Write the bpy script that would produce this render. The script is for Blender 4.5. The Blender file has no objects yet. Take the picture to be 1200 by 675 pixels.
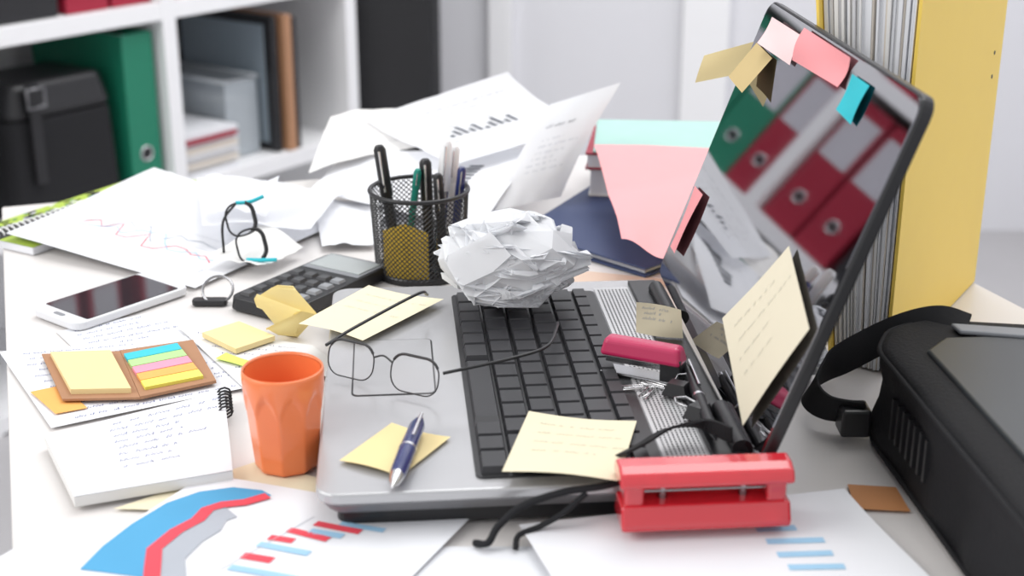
import bpy, bmesh, math, random
from mathutils import Vector, Matrix, noise
random.seed(7)
sc=bpy.context.scene
try: sc.view_settings.view_transform='Standard'
except Exception: pass
R=math.radians
# ---------------------------------------------------------------- materials
MC={}
def mat(name,col,rough=.5,metal=0,var=.04,scale=40,bump=0,trans=0,alpha=1,coat=0,spec=None,sheer=0):
    if name in MC: return MC[name]
    m=bpy.data.materials.new(name);m.use_nodes=True
    nt=m.node_tree;b=nt.nodes['Principled BSDF']
    tc=nt.nodes.new('ShaderNodeTexCoord');nz=nt.nodes.new('ShaderNodeTexNoise')
    nz.inputs['Scale'].default_value=scale;nz.inputs['Detail'].default_value=3
    nt.links.new(tc.outputs['Object'],nz.inputs['Vector'])
    mx=nt.nodes.new('ShaderNodeMixRGB')
    mx.inputs[1].default_value=(*[max(0,c*(1-var)) for c in col],1)
    mx.inputs[2].default_value=(*[min(1,c*(1+var)) for c in col],1)
    nt.links.new(nz.outputs['Fac'],mx.inputs[0]);nt.links.new(mx.outputs[0],b.inputs['Base Color'])
    b.inputs['Roughness'].default_value=rough;b.inputs['Metallic'].default_value=metal
    if trans: b.inputs['Transmission Weight'].default_value=trans
    if alpha<1: b.inputs['Alpha'].default_value=alpha
    if coat: b.inputs['Coat Weight'].default_value=coat;b.inputs['Coat Roughness'].default_value=.05
    if spec is not None: b.inputs['Specular IOR Level'].default_value=spec
    if bump:
        bp=nt.nodes.new('ShaderNodeBump');bp.inputs['Strength'].default_value=bump;bp.inputs['Distance'].default_value=.002
        nt.links.new(nz.outputs['Fac'],bp.inputs['Height']);nt.links.new(bp.outputs[0],b.inputs['Normal'])
    if sheer:   # thin paper lets some light through
        tr=nt.nodes.new('ShaderNodeBsdfTranslucent');nt.links.new(mx.outputs[0],tr.inputs[0])
        ms=nt.nodes.new('ShaderNodeMixShader');ms.inputs[0].default_value=sheer
        nt.links.new(b.outputs[0],ms.inputs[1]);nt.links.new(tr.outputs[0],ms.inputs[2])
        nt.links.new(ms.outputs[0],nt.nodes['Material Output'].inputs[0])
    MC[name]=m;return m
PAPER=mat('paper_white',(.80,.81,.84),.8,var=.02,scale=8)
SHEER=mat('paper_sheer',(.86,.87,.90),.8,var=.02,scale=8,sheer=.3)
BALLP=mat('paper_bright',(.92,.93,.95),.8,var=.01,scale=8,sheer=.35)
PAPER2=mat('paper_warm',(.80,.79,.77),.8,var=.02,scale=8)
DESK=mat('desk_white',(.75,.72,.70),.35,var=.015,scale=3)
WHITE=mat('shelf_white',(.88,.88,.89),.5,var=.01)
WALL=mat('wall_grey',(.74,.74,.77),.9,var=.02,scale=2)
WALLR=mat('wall_pale',(.86,.86,.90),.9,var=.02,scale=2)
FLOORM=mat('floor_grey',(.42,.41,.42),.6,var=.05,scale=4)
YEL=mat('note_yellow',(.86,.70,.36),.8,var=.02)
PYEL=mat('note_pale',(.80,.73,.53),.8,var=.02)
BEIGE=mat('note_beige',(.74,.68,.53),.8,var=.02)
FYEL=mat('note_bright',(.94,.82,.42),.8,var=.03,sheer=.3)
OLIVE=mat('note_ochre',(.55,.42,.20),.8,var=.02)
OCH=mat('note_dull',(.68,.56,.30),.8,var=.02)
PINK=mat('note_pink',(.86,.33,.35),.75,var=.02)
LPINK=mat('note_lightpink',(.93,.66,.66),.75,var=.02)
FPINK=mat('folder_pink',(.86,.38,.40),.75,var=.02)
TEAL=mat('teal',(.02,.50,.58),.5)
MINT=mat('mint',(.40,.62,.57),.7)
NAVY=mat('navy',(.035,.055,.14),.55)
ORANGE=mat('cup_orange',(.90,.23,.075),.28,var=.03,coat=.3)
BLACK=mat('black_plastic',(.015,.015,.017),.35)
BLACKM=mat('black_matte',(.018,.018,.02),.8,bump=.15,scale=300,spec=.25)
KEY=mat('key_black',(.028,.028,.032),.45)
SILVER=mat('silver_plastic',(.50,.50,.51),.25,metal=.35,var=.06,scale=14)
CHROME=mat('chrome',(.75,.75,.76),.18,metal=1)
GRILL=mat('grille_silver',(.55,.55,.56),.4,metal=.4)
GLOSS=mat('glossy_screen',(.34,.34,.36),.03,metal=1,var=0)
GREEN=mat('binder_green',(.010,.20,.115),.5)
REDB=mat('binder_red',(.34,.010,.035),.5)
RED=mat('punch_red',(.84,.035,.055),.12,coat=.9,trans=.3)
MAG=mat('stapler_magenta',(.52,.02,.10),.3,coat=.3)
YB=mat('binder_yellow',(1.0,.70,.13),.5,var=.02)
KRAFT=mat('kraft',(.42,.22,.12),.75,var=.08)
TAN=mat('tan_paper',(.68,.52,.42),.8)
WOODM=mat('frame_wood',(.42,.22,.12),.5,var=.15,scale=12)
BLUE=mat('ink_blue',(.08,.36,.62),.7);LB=mat('ink_lightblue',(.34,.58,.78),.7)
REDI=mat('ink_red',(.80,.07,.10),.7);GREYI=mat('ink_grey',(.42,.45,.50),.7);INK=mat('ink_pen',(.09,.12,.30),.8)
DINK=mat('ink_dark',(.07,.08,.10),.8)
LENS=mat('lens_clear',(.9,.92,.95),.03,alpha=.10)
PENB=mat('pen_blue',(.02,.03,.14),.2,coat=.4)
GPEN=mat('pen_green',(.01,.26,.20),.35)
ORN=mat('note_orange',(1.0,.66,.07),.7,sheer=.3);LIME=mat('flag_lime',(.65,.85,.15),.7)
ORF=mat('flag_orange',(.92,.45,.12),.7);PKF=mat('flag_pink',(.90,.33,.45),.7);YF=mat('flag_yellow',(.90,.85,.15),.7);BLF=mat('flag_blue',(.05,.55,.70),.7);GRF=mat('flag_green',(.45,.80,.30),.7)
LCD=mat('lcd',(.45,.48,.48),.15);CGREY=mat('crate_grey',(.55,.60,.64),.25,alpha=.55);GLASSP=mat('picture_glass',(.25,.30,.34),.15)
SLEEVE=mat('plastic_sleeve',(.60,.66,.70),.2,alpha=.5)
PSCREEN=mat('phone_screen',(.03,.03,.035),.04,coat=.5)
BAGM=mat('bag_fabric',(.014,.014,.016),.75,bump=.3,scale=500,spec=.25)
BAGL=mat('bag_panel',(.04,.045,.05),.4);GREYP=mat('grey_piping',(.26,.27,.29),.5)
STEEL=mat('steel',(.35,.35,.36),.25,metal=1)
# ---------------------------------------------------------------- builder (mm, z measured from the desk top)
def W(p): return Vector((p[0]/1000,p[1]/1000,.75+p[2]/1000))
class B:
    def __init__(s): s.v=[];s.f=[];s.mi=[];s.sm=[];s.mats=[]
    def k(s,m):
        if m not in s.mats: s.mats.append(m)
        return s.mats.index(m)
    def add(s,vs,fs,m,smooth=False,M=None):
        o=len(s.v)
        for p in vs:
            p=Vector(p);s.v.append(M@p if M else p)
        i=s.k(m)
        for f in fs: s.f.append([a+o for a in f]);s.mi.append(i);s.sm.append(smooth)
        return s
    def box(s,a,b,m,M=None,top=0):
        x0,y0,z0=a;x1,y1,z1=b;t=top
        return s.add([(x0,y0,z0),(x1,y0,z0),(x1,y1,z0),(x0,y1,z0),(x0+t,y0+t,z1),(x1-t,y0+t,z1),(x1-t,y1-t,z1),(x0+t,y1-t,z1)],
            [(3,2,1,0),(4,5,6,7),(0,1,5,4),(1,2,6,5),(2,3,7,6),(3,0,4,7)],m,False,M)
    def prism(s,poly,z0,z1,m,M=None,inset=0,smooth=False):
        n=len(poly);cx=sum(p[0] for p in poly)/n;cy=sum(p[1] for p in poly)/n
        def sc2(p):
            if not inset: return p
            d=Vector((p[0]-cx,p[1]-cy));L=d.length;d*=(L-inset)/L;return (cx+d.x,cy+d.y)
        vs=[(p[0],p[1],z0) for p in poly]+[(*sc2(p),z1) for p in poly]
        fs=[tuple(range(n-1,-1,-1)),tuple(range(n,2*n))]
        s.add(vs,fs,m,False,M);o=len(s.v)-2*n;i=s.k(m)
        for a in range(n):
            b=(a+1)%n;s.f.append([o+a,o+b,o+n+b,o+n+a]);s.mi.append(i);s.sm.append(smooth)
        return s
    def tube(s,path,r,m,n=8,closed=False,M=None,cap=True,flat=1):
        P=[Vector(p) for p in path];N=len(P);vs=[];fs=[]
        prev=None
        for i,p in enumerate(P):
            if closed: t=(P[(i+1)%N]-P[i-1])
            else: t=P[min(i+1,N-1)]-P[max(i-1,0)]
            t.normalize()
            if prev is None:
                a=Vector((0,0,1)) if abs(t.z)<.9 else Vector((1,0,0))
                u=t.cross(a).normalized()
            else: u=(prev-t*prev.dot(t)).normalized()
            prev=u;w=t.cross(u)
            rr=r[i] if isinstance(r,(list,tuple)) else r
            for j in range(n):
                an=2*math.pi*j/n;vs.append(p+u*math.cos(an)*rr+w*math.sin(an)*rr*flat)
        for i in range(N if closed else N-1):
            for j in range(n):
                a=i*n+j;b=i*n+(j+1)%n;c=((i+1)%N)*n+(j+1)%n;d=((i+1)%N)*n+j;fs.append((a,b,c,d))
        s.add(vs,fs,m,True,M)
        if cap and not closed: s.add(vs[:n],[tuple(range(n-1,-1,-1))],m,False,M);s.add(vs[-n:],[tuple(range(n))],m,False,M)
        return s
    def lathe(s,prof,m,n=32,M=None,mod=None,smooth=True):
        vs=[];fs=[]
        for r,z in prof:
            for j in range(n):
                a=2*math.pi*j/n;q=r*(mod(a,z) if mod else 1);vs.append((q*math.cos(a),q*math.sin(a),z))
        for i in range(len(prof)-1):
            for j in range(n): fs.append((i*n+j,i*n+(j+1)%n,(i+1)*n+(j+1)%n,(i+1)*n+j))
        return s.add(vs,fs,m,smooth,M)
    def disc(s,r,z,m,n=24,M=None):
        return s.add([(r*math.cos(2*math.pi*j/n),r*math.sin(2*math.pi*j/n),z) for j in range(n)],[tuple(range(n))],m,False,M)
    def mesh(s,name,origin):
        o=Vector(origin);me=bpy.data.meshes.new(name)
        me.from_pydata([(p-o)/1000 for p in s.v],[],s.f)
        for m in s.mats: me.materials.append(m)
        me.polygons.foreach_set('material_index',s.mi);me.polygons.foreach_set('use_smooth',s.sm);me.update()
        return me
    def base(s):
        x=[p.x for p in s.v];y=[p.y for p in s.v];z=[p.z for p in s.v]
        return ((min(x)+max(x))/2,(min(y)+max(y))/2,min(z))
def mods(o,bevel=0,solid=0,seg=2,sub=0):
    if solid: q=o.modifiers.new('s','SOLIDIFY');q.thickness=solid/1000;q.offset=0
    if bevel: q=o.modifiers.new('b','BEVEL');q.width=bevel/1000;q.segments=seg;q.limit_method='ANGLE';q.angle_limit=R(35)
    if sub: q=o.modifiers.new('u','SUBSURF');q.levels=sub;q.render_levels=sub
def link(o): sc.collection.objects.link(o);return o
def single(b,name,label,cat,group=None,**k):
    o0=b.base();o=link(bpy.data.objects.new(name,b.mesh(name,o0)));o.location=W(o0)
    o['label']=label;o['category']=cat
    if group:o['group']=group
    mods(o,**k);return o
def struct(b,name,**k):
    o0=b.base();o=link(bpy.data.objects.new(name,b.mesh(name,o0)));o.location=W(o0);o['kind']='structure';mods(o,**k);return o
class Thing:
    def __init__(s,name,label,cat,origin,group=None):
        s.o=Vector(origin);s.e=link(bpy.data.objects.new(name,None));s.e.empty_display_size=.02
        s.e.location=W(origin);s.e['label']=label;s.e['category']=cat
        if group:s.e['group']=group
    def part(s,b,name,parent=None,label=None,origin=None,**k):
        o=link(bpy.data.objects.new(name,b.mesh(name,s.o)));o.parent=parent or s.e
        if label:o['label']=label
        mods(o,**k);return o
def frame(o,x,y=None,z=None):
    x=Vector(x).normalized()
    if z is None: z=Vector((0,0,1))
    z=Vector(z)
    y=z.cross(x).normalized() if y is None else Vector(y).normalized()
    z=x.cross(y).normalized()
    M=Matrix((x,y,z)).transposed().to_4x4();M.translation=Vector(o);return M
def rrect(w,h,r,n=5,cx=0,cy=0):
    P=[]
    for (sx,sy,a0) in ((1,1,0),(-1,1,90),(-1,-1,180),(1,-1,270)):
        for i in range(n+1):
            a=R(a0+90*i/n);P.append((cx+sx*(w/2-r)+r*math.cos(a),cy+sy*(h/2-r)+r*math.sin(a)))
    return P
def bez(P,n=12):
    P=[Vector(p) for p in P];Q=[2*P[0]-P[1]]+P+[2*P[-1]-P[-2]];out=[]
    for i in range(1,len(Q)-2):
        for j in range(n):
            t=j/n;a,b,c,d=Q[i-1:i+3]
            out.append(.5*((2*b)+(c-a)*t+(2*a-5*b+4*c-d)*t*t+(3*b-a-3*c+d)*t**3))
    out.append(P[-1]);return out
class Sheet:
    def __init__(s,c,m,nx=14,ny=14,disp=None,off=.35,rough=0,seed=0):
        s.c=[Vector(p) for p in c];s.disp=disp;s.b=B();s.off=off;s.rough=rough;s.seed=seed
        s.n0=((s.c[1]-s.c[0]).cross(s.c[3]-s.c[0])).normalized()
        s.Lu=(s.c[1]-s.c[0]).length;s.Lv=(s.c[3]-s.c[0]).length
        vs=[s.p(i/nx,j/ny) for j in range(ny+1) for i in range(nx+1)]
        fs=[(j*(nx+1)+i,j*(nx+1)+i+1,(j+1)*(nx+1)+i+1,(j+1)*(nx+1)+i) for j in range(ny) for i in range(nx)]
        s.b.add(vs,fs,m,True)
    def p(s,u,v):
        a,b,c,d=s.c;q=a*(1-u)*(1-v)+b*u*(1-v)+c*u*v+d*(1-u)*v
        if s.disp:
            r=s.disp(u,v)
            q=q+(r if isinstance(r,Vector) else s.n0*r)
        if s.rough: q=q+s.n0*s.rough*abs(noise.noise(Vector((u*3.1+s.seed,v*3.7,s.seed*1.3))))*2
        return q
    def q(s,u,v):
        e=.01;n=(s.p(u+e,v)-s.p(u-e,v)).cross(s.p(u,v+e)-s.p(u,v-e)).normalized()
        return s.p(u,v)+n*s.off
    def w2uv(s,X,Y):
        u=v=.5
        for _ in range(12):
            p=s.p(u,v);e=1e-3;pu=(s.p(u+e,v)-p)/e;pv=(s.p(u,v+e)-p)/e
            dx=X-p.x;dy=Y-p.y;D=pu.x*pv.y-pu.y*pv.x
            u+=(dx*pv.y-dy*pv.x)/D;v+=(pu.x*dy-pu.y*dx)/D
        return (u,v)
    def poly(s,pts,m): s.b.add([s.q(*p) for p in pts],[tuple(range(len(pts)))],m);return s
    def rect(s,u0,v0,u1,v1,m,n=3):
        vs=[s.q(u0+(u1-u0)*i/n,v0+(v1-v0)*j/n) for j in range(n+1) for i in range(n+1)]
        s.b.add(vs,[(j*(n+1)+i,j*(n+1)+i+1,(j+1)*(n+1)+i+1,(j+1)*(n+1)+i) for j in range(n) for i in range(n)],m);return s
    def stroke(s,pts,w,m):
        P=[Vector((p[0]*s.Lu,p[1]*s.Lv)) for p in pts];Q=[]
        for a,b in zip(P,P[1:]):
            k=max(1,int((b-a).length/14))
            for i in range(k): Q.append(a.lerp(b,i/k))
        Q.append(P[-1]);vs=[]
        for i,p in enumerate(Q):
            t=Q[min(i+1,len(Q)-1)]-Q[max(i-1,0)]
            if t.length<1e-6:t=Vector((1,0))
            t.normalize();nn=Vector((-t.y,t.x))*w/2
            for g in (p+nn,p-nn): vs.append(s.q(g.x/s.Lu,g.y/s.Lv))
        s.b.add(vs,[(2*i,2*i+1,2*i+3,2*i+2) for i in range(len(Q)-1)],m);return s
    def write(s,u0,v0,u1,lines,pitch=.05,m=None,amp=1.6,w=.45,along='u',seed=1):
        rn=random.Random(seed);m=m or INK
        L=s.Lu if along=='u' else s.Lv;H=s.Lv if along=='u' else s.Lu
        for k in range(lines):
            x=u0+rn.random()*.06;e=u1-rn.random()*(u1-u0)*.5;v=v0-k*pitch;tilt=rn.uniform(-.02,.02)
            while x<e:
                nchar=rn.randint(2,7);cur=[]
                for c in range(nchar*2):
                    a=amp*(1 if c%2 else -.2)*(.4+rn.random()*1.1)
                    cur.append((x,v+a/H+tilt*(x-u0)));x+=(.35+rn.random()*.7)*amp/1.5/L
                    if x>e: break
                if len(cur)>1: s.stroke([(p if along=='u' else (p[1],p[0])) for p in cur],w,m)
                x+=(1.5+rn.random()*3)/L
        return s
    def done(s,name,label,cat,group=None,solid=0): return single(s.b,name,label,cat,group,solid=solid)
def wav(a,fu=1,fv=1,ph=0): return lambda u,v: a*(math.sin(fu*math.pi*u+ph)*math.cos(fv*math.pi*v+ph*.7))
def xy(l,z): return [(p[0],p[1],z) for p in l]
# ---------------------------------------------------------------- camera
cd=bpy.data.cameras.new('camera');cam=link(bpy.data.objects.new('camera',cd));sc.camera=cam
cam.location=(0,0,1.18);cam.rotation_euler=(R(70),0,0);cd.lens=50;cd.sensor_width=36
cd.dof.use_dof=True;cd.dof.focus_distance=1.06;cd.dof.aperture_fstop=6.0;cd.clip_start=.02
# ---------------------------------------------------------------- room
struct(B().box((-4000,-2500,-770),(3500,4200,-750),FLOORM),'floor')
struct(B().box((-4000,3700,-750),(3500,3800,2000),WALL),'wall_back')
struct(B().box((1500,-2500,-750),(1600,3700,2000),WALLR),'wall_right')
for i,(x0,x1) in enumerate(((-62,0),(440,560))):
    struct(B().box((x0,3670,-750),(x1,3700,2000),WHITE),'trim_%d'%(i+1),bevel=3)
# ---------------------------------------------------------------- desk
dO=Vector((-535,1430,0));de=Vector((.945,.327,0));dg=Vector((.327,-.945,0))
MD=Matrix(((de.x,dg.x,0,dO.x),(de.y,dg.y,0,dO.y),(0,0,-1,0),(0,0,0,1)))
T=Thing('desk','white laminate desk covered with clutter','desk',(-150,800,-750))
T.part(B().box((0,0,0),(820,1300,28),DESK,MD),'desktop',bevel=2)
for x in (20,760):
    for y in (20,1240): T.part(B().box((x,y,28),(x+40,y+40,750),WHITE,MD),'leg',bevel=2)
T.part(B().box((60,40,28),(760,58,350),WHITE,MD),'modesty_panel')
# ---------------------------------------------------------------- laptop
LW=358
LO=Vector((-112,742,0));le2=Vector((.9962,.0872,0));le1=Vector((-.0872,.9962,0))
ML=Matrix(((le2.x,le1.x,0,LO.x),(le2.y,le1.y,0,LO.y),(0,0,1,0),(0,0,0,1)))
def L3(x,y,z): return ML@Vector((x,y,z))
T=Thing('laptop','open silver laptop, black keyboard, glossy screen stuck with notes','laptop',LO)
b=B();b.prism(rrect(245,LW-22,10,cx=130.5,cy=LW/2),3,15,BLACK,ML)
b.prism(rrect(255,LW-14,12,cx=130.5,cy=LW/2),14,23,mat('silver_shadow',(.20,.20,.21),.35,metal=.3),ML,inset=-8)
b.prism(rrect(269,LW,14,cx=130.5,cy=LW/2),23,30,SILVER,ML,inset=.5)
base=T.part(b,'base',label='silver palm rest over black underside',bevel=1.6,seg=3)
b=B();b.prism(rrect(58,100,5,cx=44,cy=190),30,30.35,BLACK,ML);b.prism(rrect(55.6,97.6,4,cx=44,cy=190),30.3,30.7,mat('touchpad',(.46,.46,.47),.3,metal=.3),ML)
T.part(b,'touchpad')
kb=T.part(B().prism(rrect(116,318,5,cx=150,cy=172),30,31.2,BLACK,ML),'keyboard',label='black keyboard with rows of square keys')
km=B().box((-8.6,-9.2,0),(8.6,9.2,4.2),KEY,top=1.3).mesh('key',(0,0,0))
y0=17
for r in range(6):
    xx=104+r*18.6 if r<5 else 104+5*18.6-2.5
    if r==0: ws=[1.2,1,1,5.2,1.2,1,1.2,1,1,1.2]
    elif r==1: ws=[2.2]+[1]*10+[1.8]
    elif r==2: ws=[1.8]+[1]*11+[1.2,1]
    elif r==3: ws=[1.4]+[1]*12+[1.6]
    elif r==4: ws=[1.6]+[1]*12+[1.4]
    else: ws=[1]*15
    tot=sum(ws);u=310/tot;y=y0+0
    for w in ws:
        o=link(bpy.data.objects.new('key',km));o.parent=kb
        c=L3(xx,y+w*u/2,31.2);o.location=(c-LO)/1000
        o.rotation_euler=(0,0,math.atan2(le2.y,le2.x));o.scale=(.62 if r==5 else 1,(w*u-1.0)/18.4,1)
        y+=w*u
b=B();b.prism(rrect(28,312,3,cx=223,cy=182),30,31,GRILL,ML)
for i in range(9):
    for j in range(92):
        x=211.5+i*2.9;y=30+j*3.3
        b.add([(x,y,31.15),(x+1.3,y,31.15),(x+1.3,y+1.6,31.15),(x,y+1.6,31.15)],[(0,1,2,3)],BLACKM,False,ML)
T.part(b,'speaker_grille',label='perforated silver speaker strip')
b=B();b.box((239,10,29),(262,LW-10,33),BLACK,ML)
for y in (30,LW-95): b.tube([(258,y,35),(258,y+60,35)],6,BLACK,14,M=ML)
T.part(b,'hinge',bevel=.8)
phi=R(70)
yaw=R(3.9);he1=Vector((-math.sin(yaw),math.cos(yaw),0));he2=Vector((math.cos(yaw),math.sin(yaw),0))
upv=(he2*math.cos(phi)+Vector((0,0,math.sin(phi))))
HO=L3(262,LW/2,36)-he1*LW/2
nrm=(-he2*math.sin(phi)+Vector((0,0,math.cos(phi))))
MS=Matrix(((upv.x,he1.x,nrm.x,HO.x),(upv.y,he1.y,nrm.y,HO.y),(upv.z,he1.z,nrm.z,HO.z),(0,0,0,1)))
def S3(a,y,n=0): return MS@Vector((a,y,n))
lid=T.part(B().prism(rrect(240,LW,12,cx=120,cy=LW/2),-9,-1,BLACK,MS),'lid',label='black lid frame',bevel=1.5)
T.part(B().prism(rrect(236,LW-4,11,cx=120,cy=LW/2),-1,0,GLOSS,MS),'screen',parent=lid,label='glossy dark reflective screen')
# ---------------------------------------------------------------- notes
def note(c,m,name='sticky_note',label='pale yellow sticky note',a=2,n=8,wr=None,ph=0,seed=3,ink=None,w=.5):
    s=Sheet(c,m,n,n,wav(a,1,1,ph),off=.3)
    if wr: s.write(.12,.82,.98,wr,.16,m=ink or GREYI,amp=1.6,w=w,seed=seed)
    return s.done(name,label,'sticky note')
FAINT=mat('ink_faint',(.52,.50,.44),.8)
note([S3(10,38,3),S3(92,6,3),S3(116,92,3),S3(48,122,14)],BEIGE,label='pale beige handwritten sticky note stuck on the laptop screen',a=1,wr=4,ink=FAINT)
note([S3(205,352,1),S3(178,350,2),S3(158,362,30),S3(180,368,30)],OCH,label='ochre sticky note hanging off the side edge of the lid',a=1)
note([S3(206,340,2),S3(204,286,2),S3(172,290,12),S3(174,342,12)],OLIVE,label='brownish yellow sticky note on the top corner of the screen',a=1)
note([S3(208,240,2),S3(230,240,2),S3(230,318,5),S3(208,318,8)],LPINK,label='light pink sticky strip along the lid top',a=1)
note([S3(216,128,3),S3(236,128,3),S3(236,240,3),S3(212,240,2)],PINK,label='pink sticky strip on the lid top',a=-2)
note([S3(202,82,2),S3(228,80,2),S3(228,116,2),S3(204,114,3)],TEAL,label='teal sticky flag near the lid corner',a=1)
note([S3(28,344,2),S3(82,346,2),S3(84,312,3),S3(30,318,4)],PINK,label='dark pink patch imitating the reflected folder at the side edge of the screen',a=1)  # pink sheet imitates the folder's reflection in the screen
note([(93,991,34),(127,979,34),(124,975,58),(92,986,60)],PYEL,label='small handwritten sticky note standing by the hinge',a=2,wr=3)
note([(-6,752,41),(62,742,40),(80,828,38),(11,843,38)],PYEL,label='pale yellow sticky note lying on the keyboard',a=2,wr=4,seed=9,ink=FAINT)
note([(-106,784,32),(-67,763,32),(-39,817,32),(-78,838,32)],YEL,label='yellow sticky note under the pen on the palm rest',a=1.5)
note([(-163,1011,33),(-110,972,35),(-54,1057,36),(-117,1092,35)],PYEL,label='large pale yellow note with handwriting beside the calculator',a=2,wr=3,seed=4,ink=FAINT)
# ---------------------------------------------------------------- pens lying around
def lying_pen(a,c,L,label,body,capm,sc_=1,name='ballpoint_pen'):
    a=Vector(a);c=Vector(c);c=a+(c-a).normalized()*L
    f=lambda t:a.lerp(c,t)
    T=Thing(name,label,'pen',a)
    T.part(B().tube([f(t) for t in (.16,.2,.5,.9,.98)],[4.6*sc_,5*sc_,5.6*sc_,5*sc_,3.5*sc_],body,14),'barrel')
    T.part(B().tube([f(t) for t in (0,.02,.08,.17)],[.6,1.2,3.4*sc_,4.7*sc_],capm,14),'tip',label='chrome tip')
    T.part(B().tube([f(t) for t in (.52,.545)],5.9*sc_,CHROME,14),'ring')
    T.part(B().tube([f(t)+Vector((2,0,6.2*sc_)) for t in (.62,.8,.97)],1.2,CHROME,6),'clip')
    T.part(B().tube([f(t) for t in (.97,1.03)],2.4*sc_,CHROME,10),'button')
lying_pen((-70,740,37),(-55,862,39),88,'dark blue and silver ballpoint pen lying on a yellow note',PENB,CHROME)
lying_pen(L3(243,35,39),L3(249,190,39),120,'slim black pen lying along the laptop hinge',BLACK,BLACK,.75)
# ---------------------------------------------------------------- cup
T=Thing('cup','orange faceted plastic cup','cup',(-147,838,0))
MCp=Matrix.Translation((-147,838,2.5))
KF=9
def facet(a,z):
    w=2*math.pi/KF;q=((a+.17)%w)-w/2
    f=math.cos(w/2)/math.cos(q)
    zt=54-16*abs(q/(w/2))**2
    t=max(0,min(1,(z-zt)/3));return (f*(1-t)+t*1.012)
prof=[(19.5,0),(21.2,1.5)]+[(21.2+(z-1.5)*.085,z) for z in range(4,58,2)]+[(26,60),(26.2,66),(25.9,68),(25,69),(24.4,67)]
T.part(B().lathe([(.1,0)]+prof,ORANGE,126,MCp,facet),'body')
T.part(B().lathe([(24.4,67),(22.8,40),(20,4),(0.1,3)],mat('cup_inner',(.88,.24,.08),.35),60,MCp),'interior')
# ---------------------------------------------------------------- pen holder
hc=(-83,1222,0)
T=Thing('pen_holder','black wire mesh pen holder','pen holder',hc)
MH=Matrix.Translation(hc)
b=B();n=56;rows=34;H=76;vs=[];fs=[]
for j in range(rows+1):
    for i in range(n):
        an=2*math.pi*(i+.5*(j%2))/n;rr=40+4*j/rows;vs.append((rr*math.cos(an),rr*math.sin(an),2+H*j/rows))
for j in range(rows-1):
    for i in range(n):
        if j%2==0: l,r_=(i-1)%n,i
        else: l,r_=i,(i+1)%n
        fs.append((j*n+i,(j+1)*n+r_,(j+2)*n+i,(j+1)*n+l))
b.add(vs,fs,BLACK,False,MH)
o=T.part(b,'mesh_wall',label='black diamond wire mesh');w=o.modifiers.new('w','WIREFRAME');w.thickness=.0010;w.use_replace=True
def ring(r,z,t,m,M,n=48): return [(r*math.cos(2*math.pi*i/n),r*math.sin(2*math.pi*i/n),z) for i in range(n)]
T.part(B().tube(ring(44,79,0,0,0),2.0,BLACK,10,True,MH),'rim')
T.part(B().lathe([(0.1,.5),(40.5,.5),(40.5,7),(39,7),(39,3),(.1,3)],BLACK,48,MH),'base')
def hpen(bot,top,r,m,name,label,capm=None,capf=.35,tip=True,capname='cap'):
    bot=Vector(hc)+Vector(bot);top=Vector(hc)+Vector(top)
    T=Thing(name,label,'pen',bot);f=lambda t:bot.lerp(top,t)
    T.part(B().tube([f(0),f(.06),f(1-capf)],[r*.3,r,r],m,12),'barrel')
    T.part(B().tube([f(1-capf),f(1-capf+.01),f(.97),f(1)],[r,r*1.15,r*1.1,r*.7],capm or m,12),capname)
    T.part(B().tube([f(1-capf+.05)+Vector((0,-r*1.5,0)),f(.97)+Vector((0,-r*1.5,0))],r*.22,CHROME,6),'clip')
hpen((-20,-2,4),(-34,-4,120),5,BLACK,'marker_pen','thick black marker pen leaning in the mesh holder',capf=.4)
hpen((8,6,4),(6,2,106),5,BLACK,'marker_pen','black capped pen in the mesh holder',capf=.4)
hpen((-14,10,4),(0,-6,99),3.2,GPEN,'pencil','dark green pen leaning in the mesh holder',capf=.2)
hpen((16,-4,4),(25,6,122),5,CHROME,'ballpoint_pen','silver pen with white top in the mesh holder',capm=WHITE,capf=.38)
hpen((20,22,4),(31,20,114),5.2,WHITE,'marker_pen','white capped marker in the mesh holder',capf=.3)
hpen((27,0,4),(39,-2,100),3.6,PENB,'ballpoint_pen','dark blue pen leaning in the mesh holder',capf=.3)
hpen((22,-14,4),(18,-18,98),4.2,BLACK,'ballpoint_pen','black pen with silver clip in the mesh holder',capf=.4)
b=B();vs=[]
for i in range(15):
    an=R(212+i*5.2)
    for z in (5,58-abs(i-8)*1.4): vs.append((hc[0]+37*math.cos(an),hc[1]+37*math.sin(an),z))
b.add(vs,[(2*i,2*i+2,2*i+3,2*i+1) for i in range(14)],ORN,True);single(b,'sticky_note','orange-yellow sticky note curled inside the mesh holder','sticky note')
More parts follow.
